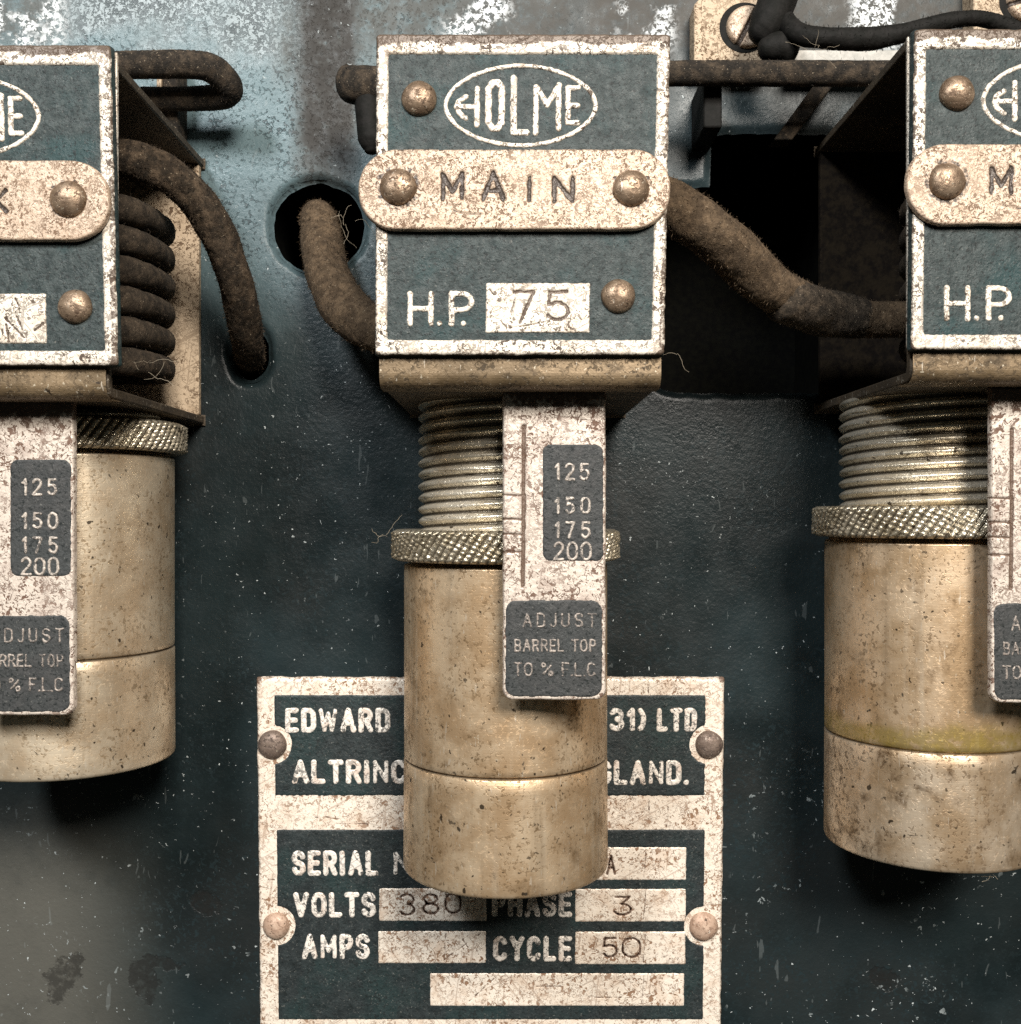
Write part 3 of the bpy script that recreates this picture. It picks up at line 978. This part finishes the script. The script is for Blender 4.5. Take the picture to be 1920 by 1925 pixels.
    cap = text('ADJUST', 982, 1122, 1152, 1180, 2.0) + text('BARREL TOP', 967, 1121, 1201, 1226, 2.0) + text('TO % F.L.C', 966, 1120, 1245, 1272, 1.9)
    relief('lettering', (960, 1128, 1146, 1278), 1.0, s_rough(s_strokes(cap, 2.0), .9, 4, seed + 6), sm_, ys - 1.48, .22, 2, CAPL, stp, O)

    # --- threaded neck, knurled ring, barrel
    bx, by = -3.3 + barrel_dx, 41.0
    bz = barrel_dz - OZ
    R, pitch = 19.7, 2.58
    nz = 300
    z0, z1 = zb + .4, -16.0 + bz
    if z0 - z1 > 4:
        na = 110
        V, F, DT = [], [], []
        zz = np.linspace(z0, z1, nz)
        ii, jj = np.meshgrid(np.arange(nz), np.arange(na), indexing='ij')
        NK = -.28 * smooth((vnoise(ii * 1., jj * 1., 3.2, seed + 20) - .30) / .15) + .10 * vnoise(ii * 1., jj * 1., 9, seed + 21)
        for i, z in enumerate(zz):
            for j in range(na):
                a = 2 * math.pi * j / na
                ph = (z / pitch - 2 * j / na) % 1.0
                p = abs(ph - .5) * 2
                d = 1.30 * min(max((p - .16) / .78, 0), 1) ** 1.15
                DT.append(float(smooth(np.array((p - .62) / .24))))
                rr = R - float(d) + .05 * math.sin(z * 1.3 + 2 * a) + float(NK[i, j])
                V.append((bx + rr * math.sin(a), by - rr * math.cos(a), z))
        for i in range(nz - 1):
            for j in range(na):
                k = (j + 1) % na
                F.append((i * na + j, i * na + k, (i + 1) * na + k, (i + 1) * na + j))
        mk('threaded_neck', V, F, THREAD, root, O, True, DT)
    # knurled ring
    zr0, zr1 = -3.9 + bz, -10.7 + bz
    RK, na, nz = 25.7, 960, 34
    rs = np.random.RandomState(seed)
    ang = np.linspace(0, 2 * np.pi, na, endpoint=False)
    V, F, D = [], [], []
    prof = [(R - 2, 0.)] + [(None, t) for t in np.linspace(0, 1, nz)] + [(R - 2, 1.)]
    for (rr, t) in prof:
        z = zr0 + (zr1 - zr0) * t
        if rr is None:
            edge = min(t, 1 - t)
            ph = (ang * 84 / (2 * np.pi) - (z / 2.7)) % 1.0
            ridge = 1 - np.abs(ph - .5) * 2
            ph2 = (ang * 60 / (2 * np.pi) + (z / 1.1)) % 1.0
            bead = 1 - np.abs(ph2 - .5) * 2
            hh = np.minimum(ridge * 1.9, 1.) * (.74 + .26 * np.minimum(bead * 1.7, 1))
            hh = hh * (1 + .55 * vnoise(ang * 40., np.full(na, z * 3.), 1.3, seed + 3)) + .25 * vnoise(ang * 150., np.full(na, z * 6.), 1.1, seed + 4)
            rad = RK - .85 + .85 * hh * smooth(np.array(edge / .10)) - .25 * smooth(np.array(1 - edge / .05))
            dd = np.clip(1.15 - hh * 1.3, 0, 1)
        else:
            rad = np.full(na, rr)
            dd = np.zeros(na)
        for a, q, d in zip(ang, rad, dd):
            V.append((bx + q * math.sin(a), by - q * math.cos(a), z))
            D.append(d)
    for i in range(len(prof) - 1):
        for j in range(na):
            k = (j + 1) % na
            F.append((i * na + j, i * na + k, (i + 1) * na + k, (i + 1) * na + j))
    mk('knurled_ring', V, F, KNURL, root, O, True, D)
    # barrel body and cup
    RB = 22.9
    zt_, zg, zl = -10.9 + bz, -54.9 + bz, -79.6 + bz
    zs = zg + .5 + (zt_ - 1.8 - zg) * np.linspace(1, 0, 12) ** 1.6
    gd = [smooth(np.array((z - zg) / 12.)) for z in zs]
    pr = [(RB - 4, zt_), (RB - 1.0, zt_), (RB - 1.0, zt_ - .7), (RB - .25, zt_ - .8), (RB, zt_ - 1.05)] + [(RB, z) for z in zs] + [(RB - .12, zg + .3), (RB - .5, zg + .12), (RB - .5, zg)]
    if barrel_mat is BARRELG:
        dr = [0] * 5 + [float(1 - g) for g in gd] + [1, 1, 1]
    else:
        dr = [0.6, .8, .8, .35, .1] + [0] * 12 + [.3, 1, 1]
    body = lathe('barrel', pr, (bx, by), barrel_mat, root, O, 160, dirt=dr)
    pr2 = [(RB - .5, zg), (RB - .45, zg - .1), (RB - .08, zg - .28), (RB + .06, zg - .5)] + [(RB + .06 + .10 * i / 8, zg - .5 + (zl + .9 - zg + .5) * i / 8) for i in range(1, 9)] + [(RB + .02, zl + .4), (RB - .3, zl + .1), (RB - .9, zl), (RB - 3, zl), (RB - 3.4, zl + .6)]
    lathe('barrel_cup', pr2, (bx, by), barrel_mat if barrel_mat is not BARRELG else CUPR, root, O, 160, dirt=[1, 1, .3] + [0] * (len(pr2) - 3))
    return root


CUPR = m_brass('cup_brass_stained', (.53, .38, .235), (.80, .65, .48), (.085, .048, .02), .40, .74, .95, streak=True, bmp=.028)
GRP = 'overload relays in a row on the panel'
mid = make_unit((982, 365), 'relay marked MAIN and 75, in the middle, above the black data plate', 'MAIN', '75',
                -2, -12, 0, 0, 0, 0, 0, 0, 1, BARREL, GRP)
lef = make_unit((-70, 385), 'relay marked AUX with its barrel screwed fully up, cut by the left border', 'AUX', 'N',
                9, 14, 6.2, 26.0, -.2, -1.0, -.8, 1.2, 5, BARRELP, GRP)
rig = make_unit((1993, 355), 'relay with greenish tarnish on its barrel, cut by the right border', 'MAIN', '',
                -6, -6, -5.0, 4.2, -4.4, -1.6, 1.3, 0, 9, BARRELG, GRP, 9)

# ------------------------------------------------------------------ data plate on the panel
NPY = YP - .1


def np_map(X, Y, y):
    k = (D0 + NPY) / D0 * .1
    t = (Y - 1272.) / 650.
    X = 921.5 + (X - 921.5) * (1 - .016 * t) + 0 * t
    return np.stack([(X - 960.) * k, np.full(X.shape, float(y)), (962.5 - Y) * k], 1)


np_o = PX(921.5, 1620, YP)
npl = thing('data_plate', np_o, 'dark maker and ratings plate with white lettering, behind the middle barrel', 'data plate')
SCREWS = ((513, 1398, RIVETD, 27), (1333, 1398, RIVETD, 26), (517, 1737, RIVETP, 25), (1326, 1738, RIVETP, 27))
base = s_rough(s_rrect(483, 1362, 1272, 1955, 3), 1.2, 25, 41)
edge = lambda X, Y: .45 * smooth((497 - X + 6 * vnoise(X, Y, 20, 2)) / 14.) + .45 * smooth((X - 1350 + 6 * vnoise(X, Y, 20, 3)) / 12.) + .45 * smooth((1284 - Y + 6 * vnoise(X, Y, 20, 4)) / 12.)
scr = s_strokes([[(1219, 1285), (1218, 1300)], [(1222, 1500), (1219, 1553)], [(1259, 1499), (1254, 1553)], [(1212, 1598), (1210, 1648)],
                 [(516, 1535), (562, 1535)], [(586, 1536), (604, 1532), (640, 1538)], [(612, 1545), (690, 1546)], [(500, 1650), (515, 1651)],
                 [(1190, 1500), (1150, 1530)], [(700, 1500), (650, 1535)], [(735, 1510), (690, 1550)]], .9)
relief('plate', (478, 1368, 1267, 1960), 3.0, base, np_map, NPY, 1.1, 6, NAMEM, npl, np_o, scr, .1, 2., edge, .06, .8)
YF = NPY - 1.06
bites = [s_circ(px, py, 36) for px, py, _, _ in SCREWS]
f1 = s_rough(s_sub(s_rrect(517, 1326, 1305, 1494, 2), *bites), .6, 6, 43)
f2 = s_rough(s_sub(s_rrect(519, 1327, 1557, 1913, 2), *bites), .6, 6, 44)
relief('heading_field', (512, 1332, 1300, 1500), 3.0, f1, np_map, YF, .14, 3, NAMEF, npl, np_o)
fld = relief('ratings_field', (514, 1334, 1552, 1918), 3.0, f2, np_map, YF, .14, 3, NAMEF, npl, np_o)
head = [('EDWARD', 537, 735, 1329, 1376, 5.2), ('(1931)', 1072, 1214, 1329, 1373, 5.0), ('LTD', 1234, 1310, 1329, 1374, 5.0),
        ('ALTRINCHAM', 549, 876, 1426, 1472, 5.2), ('ENGLAND.', 1056, 1298, 1427, 1474, 5.2)]
for q, wd in enumerate(head):
    relief('lettering', (wd[1] - 6, wd[2] + 6, wd[3] - 6, wd[4] + 6), 1.5, tsdf([wd], .55, 5, 51 + q), np_map, YF - .12, .24, 2.5, NAMEL, npl, np_o)
rat = [('SERIAL', 547, 711, 1596, 1644, 5.2), ('N', 738, 774, 1597, 1643, 5.2), ('VOLTS', 549, 706, 1674, 1722, 5.2), ('AMPS', 565, 694, 1752, 1800, 5.2),
       ('PHASE', 925, 1077, 1673, 1721, 5.2), ('CYCLE', 927, 1077, 1756, 1804, 5.2)]
for q, wd in enumerate(rat):
    relief('lettering', (wd[1] - 6, wd[2] + 6, wd[3] - 6, wd[4] + 6), 1.5, tsdf([wd], .55, 5, 52 + q), np_map, YF - .12, .24, 2.5, NAMEL, npl, np_o)
WINS = [((838, 1292, 1590, 1651), text('A', 1141, 1167, 1604, 1642, 2.2)),
        ((712, 915, 1667, 1728), glyphs([('3', 752, 778, 1678, 1716), ('8', 795, 824, 1678, 1714), ('0', 838, 866, 1677, 1713)])),
        ((1083, 1292, 1668, 1729), glyphs([('3f', 1157, 1188, 1683, 1716)])),
        ((710, 914, 1747, 1807), [[(870, 1762), (880, 1778)], [(835, 1800), (905, 1750)]]),
        ((1083, 1292, 1748, 1809), glyphs([('5', 1136, 1162, 1760, 1795), ('0', 1173, 1206, 1760, 1795)])),
        ((808, 1290, 1826, 1887), [[(880, 1880), (930, 1835)], [(1010, 1850), (1060, 1850)], [(1100, 1870), (1180, 1872)]])]
for q, ((x0, x1, y0, y1), ln) in enumerate(WINS):
    s = s_rough(s_rrect(x0, x1, y0, y1, 2), .6, 6, 60 + q)
    hw = 2.5 if q not in (3, 5) else .7
    cv = s_union(s_rough(s_strokes(ln, hw), .8, 5, 70 + q), s_strokes([[(x1 - 76, y0 + 4), (x1 - 80, y1 - 4)]], .8))
    dfun = None
    if q == 4:
        dfun = lambda X, Y: .42 * smooth((30 - np.hypot((X - 1262) * .6, Y - 1792)) / 26.)
    if q == 3:
        dfun = lambda X, Y: .30 * smooth((20 - np.abs(Y - 1785)) / 20.)
    relief('value_window', (x0 - 5, x1 + 5, y0 - 5, y1 + 5), 1.6, s, np_map, YF - .12, .16, 3, NAMEM, npl, np_o, cv, .14, 2.2, dfun, dirt_carve=.9)
for i, (px, py, m, rr) in enumerate(SCREWS):
    p = np_map(np.array([float(px)]), np.array([float(py)]), 0)[0]
    dome('rivet', (p[0], YF - .05, p[2]), rr * .1333, 2.0, m, npl, np_o, 30 + i)

# ------------------------------------------------------------------ cables
def cable(name, pts, r, mat, label, cat='cable', wob=.03, seed=1, n=64, squash=1.0, fuzz=.26, sub=30, hairs=5000):
    P = [PX(*p) for p in pts]
    o = tube(name, P, r, mat, None, P[0], n, sub, wob, seed, squash=squash, fuzz=fuzz, hairs=hairs)
    o.location = P[0] * MM
    return tag(o, label, cat)


cable('power_cable', [(90, 330, 34), (180, 300, 31), (265, 305, 29), (345, 350, 31), (405, 430, 36), (443, 530, 44), (462, 620, 55), (468, 668, 68), (467, 690, 90)],
      [4.0, 4.0, 4.0, 4.0, 3.9, 3.9, 3.9, 3.8, 3.8], CLOTH, 'dark cloth cable arching out of the AUX relay down into a panel hole', seed=3)
cable('power_cable', [(598, 425, 95), (600, 412, 74), (604, 445, 64), (618, 520, 54), (660, 590, 44), (740, 630, 36), (830, 640, 34)],
      [4.6, 4.7, 4.9, 5.3, 5.4, 5.2, 5.0], CLOTHT, 'short brown cable coming out of the round hole left of the middle relay', seed=4)
cable('power_cable', [(1120, 330, 30), (1235, 375, 24), (1310, 418, 22), (1380, 475, 26), (1450, 540, 33), (1540, 585, 40), (1640, 600, 42), (1740, 600, 42)],
      [4.8, 5.1, 5.3, 5.3, 5.1, 4.7, 4.2, 4.0], CLOTHT, 'dusty brown cable sagging between the middle relay and the right relay', seed=6)
wr = PX(1560, 590, 39)
o = tube('tape_wrap', [PX(1475, 562, 34.5), PX(1540, 586, 39.5), PX(1620, 598, 42)], [5.40, 5.2, 4.5], COILM, None, wr, 40, 24, .04, 8, fuzz=.3, hairs=900)
o.location = wr * MM
tag(o, 'dark tape wrapped round the sagging cable beside the right relay', 'tape')

# ------------------------------------------------------------------ trip rod, bent bar, brackets
def bar(name, pts, r, mat, label, cat, wob=.01, seed=1, n=36, fuzz=.12, hairs=900, **kw):
    return cable(name, pts, r, mat, label, cat, wob, seed, n, fuzz=fuzz, hairs=hairs, **kw)


bar('trip_rod', [(655, 158, 46), (760, 152, 46), (980, 144, 46), (1265, 138, 46), (1500, 138, 46), (1720, 138, 46), (1900, 138, 46)],
    [4.2, 3.0, 2.9, 2.85, 2.85, 2.85, 2.85], IRON, 'long dusty iron rod running behind the relays from middle to right', 'rod')
kn = thing('rod_end', PX(690, 160, 46), 'black rounded rod end with a short pin hanging below it, left of the middle relay', 'rod end')
ko = PX(690, 160, 46)
tube('knob', [PX(660, 160, 45), PX(690, 160, 45), PX(730, 163, 45)], [4.1, 4.4, 4.2], IRON, kn, ko, 24, 8, .02, 3)
tube('pin', [PX(692, 180, 45), PX(694, 225, 45), PX(697, 262, 45), PX(699, 280, 45)], [3.1, 3.0, 2.9, 1.8], RUBBER, kn, ko, 24, 8, .01, 3)

bar('bent_bar', [(60, 128, 47), (180, 124, 47), (290, 121, 47), (370, 122, 47.5), (405, 133, 49), (430, 160, 52), (424, 178, 54.5), (390, 184, 56), (330, 186, 56), (270, 186, 56)],
    [3.1, 3.1, 3.1, 3.2, 3.3, 3.2, 3.1, 2.9, 2.8, 2.8], IRON, 'dark iron bar bent back on itself above the AUX relay', 'bar')
po = PX(318, 170, 57)
post = thing('bracket_post', PX(318, 330, 60), 'narrow upright bracket between the two legs of the bent iron bar', 'bracket')
pa, pb = PX(304, 100, 58), PX(334, 330, 58)
slab('upright', pa[0], pb[0], 58, 66, pb[2], pa[2], IRON, post, PX(318, 330, 60), .5)
pc, pd = PX(294, 100, 57), PX(304, 330, 57)
slab('face_strip', pc[0], pd[0] - .1, 57, 66, pd[2], pc[2], FIBRE, post, PX(318, 330, 60), .3)

# black block added for the shade band under the rod
a, b = PX(1312, 160, 58), PX(1346, 262, 58)
o = slab('rod_shade_block', a[0], b[0], 50, 67.5, b[2], a[2], RUBBER, None, PX(1330, 262, 60), .6)
o.location = PX(1330, 262, 60) * MM
tag(o, 'short black block added as shade under the rod, right of the middle relay', 'bracket')
# slanting web seen through the added opening
V = [PX(1545, 140, 60), PX(1575, 150, 60), PX(1490, 262, 60), PX(1455, 262, 60)]
V = V + [v + np.array([0, 6, 0]) for v in V]
o = mk('slanted_web', V, [(0, 1, 2, 3), (7, 6, 5, 4), (0, 4, 5, 1), (1, 5, 6, 2), (2, 6, 7, 3), (3, 7, 4, 0)], IRON, None, PX(1515, 262, 62), False)
o.location = PX(1515, 262, 62) * MM
bevel(o, .5)
tag(o, 'slanting dark web on the panel left of the right relay', 'bracket')

# ------------------------------------------------------------------ terminals at the top
def terminal(px, py, label, slot_a, group='tan terminal plates along the top'):
    yt = 60.0
    c = PX(px, py, yt)
    root = thing('terminal_plate', PX(px, py, YP), label, 'terminal', group)
    O = PX(px, py, YP)
    s = 9.6
    ch = 3.4
    out = [(-s + ch, s), (s - ch, s), (s, s - ch), (s, -s + ch), (s, -s), (-s, -s), (-s, -s + ch), (-s, s - ch)]
    n = len(out)
    V = [(c[0] + x, yt, c[2] + z) for x, z in out] + [(c[0] + x, YP - .3, c[2] + z) for x, z in out]
    F = [tuple(range(n - 1, -1, -1))] + [(i, (i + 1) % n, n + (i + 1) % n, n + i) for i in range(n)]
    o = mk('plate', V, F, FIBRE, root, O, False)
    bevel(o, .5)
    # slotted screw in a recess ring
    k = (D0 + yt) / D0 * .1
    tomm = lambda X, Y, y: np.stack([c[0] + X * .1, np.full(X.shape, float(y)), c[2] - Y * .1], 1)
    sx, sy = 28, -4
    ring = s_sub(s_circ(sx, sy, 62), s_circ(sx + 4, sy, 50))
    relief('recess', (sx - 70, sx + 70, sy - 70, sy + 70), 3, s_circ(sx, sy, 62), tomm, yt - .01, .08, 3, RUBBER, root, O)
    ca, sa = math.cos(slot_a), math.sin(slot_a)
    slot = s_strokes([[(sx + 5 - 52 * ca, sy + 52 * sa), (sx + 5 + 52 * ca, sy - 52 * sa)]], 6)
    relief('screw', (sx - 60, sx + 70, sy - 60, sy + 60), 2, s_circ(sx + 6, sy, 52), tomm, yt - .05, 1.6, 10, TAG, root, O, slot, 1.1, 3)
    return root


terminal(1379, 55, 'tan plate with a slotted screw at the top, between the middle and right relays', math.radians(62))
terminal(1905, 5, 'tan plate with a slotted screw above the right relay, in the top corner', math.radians(15))

# black wire and hook
bar('black_wire', [(1470, 30, 50), (1500, 62, 44), (1560, 72, 42), (1640, 72, 42), (1715, 58, 42), (1790, 38, 42), (1850, 36, 43), (1920, 58, 44), (2000, 90, 46)],
    [2.4, 2.3, 2.4, 2.5, 2.1, 1.8, 1.7, 1.7, 1.7], RUBBER, 'black rubber wire running along the top above the right relay', 'wire', .03, 5)
hk = PX(1440, 60, 50)
hook = thing('cable_lug', hk, 'black lug hanging over the slotted screw at the top', 'lug')
tube('shank', [PX(1468, -40, 50), PX(1462, 0, 50), PX(1445, 40, 49), PX(1430, 64, 49)], [4.6, 4.6, 4.4, 3.2], RUBBER, hook, hk, 24, 8, .02, 2)
tube('boot', [PX(1440, 92, 48), PX(1465, 88, 48), PX(1484, 94, 48)], [2.6, 3.6, 3.2], RUBBER, hook, hk, 24, 8, .02, 2)

a, b = PX(1495, 92, 56), PX(1720, 118, 56)
o = slab('ledge_strip', a[0], b[0], 56, 66.6, b[2], a[2], LEDGE, None, PX(1600, 105, 60), .8)
o.location = PX(1600, 105, 60) * MM
tag(o, 'pale grey ledge just above the rod, left of the right relay', 'ledge')

# ------------------------------------------------------------------ lint and cobweb threads
rnd = random.Random(4)


def lint(px, py, y, n, spread, label):
    c = PX(px, py, y)
    V, F = [], []
    for q in range(n):
        p = np.array([rnd.uniform(-.5, .5), rnd.uniform(-.3, .3), rnd.uniform(-.5, .5)]) * spread * .6
        d = np.array([rnd.uniform(-1, 1), rnd.uniform(-.4, .4), rnd.uniform(-1, 1)])
        pts = []
        for s in range(9):
            pts.append(p.copy())
            d = d + np.array([rnd.uniform(-.7, .7), rnd.uniform(-.3, .3), rnd.uniform(-.7, .7)])
            p = p + d / np.linalg.norm(d) * spread / 9
        rad = .032
        b0 = len(V)
        for s, pt in enumerate(pts):
            for j in range(4):
                a = math.pi / 2 * j
                V.append(pt + rad * np.array([math.cos(a), .6 * math.sin(a), math.sin(a)]))
        for s in range(len(pts) - 1):
            for j in range(4):
                k = (j + 1) % 4
                F.append((b0 + s * 4 + j, b0 + s * 4 + k, b0 + s * 4 + 4 + k, b0 + s * 4 + 4 + j))
    o = mk('lint', V, F, FLUFF)
    o.location = c * MM
    tag(o, label, 'lint', None)


lint(655, 408, 20, 6, 6.5, 'wisp of lint by the left end of the middle name tag')
lint(1262, 655, 1, 2, 5.0, 'wisp of lint at the lower right corner of the middle relay')
lint(712, 1010, 22, 3, 6.0, 'wisp of lint on the left rim of the middle knurled ring')
lint(270, 700, 8, 4, 7.0, 'wisp of lint on the bottom tray of the AUX relay')
lint(1868, 1645, 20, 4, 3.0, 'wisp of lint under the right barrel')
lint(1530, 95, 36, 5, 6.0, 'wisp of lint on the black wire above the rod')
lint(310, 100, 44, 3, 4.0, 'wisp of lint on the bent iron bar')
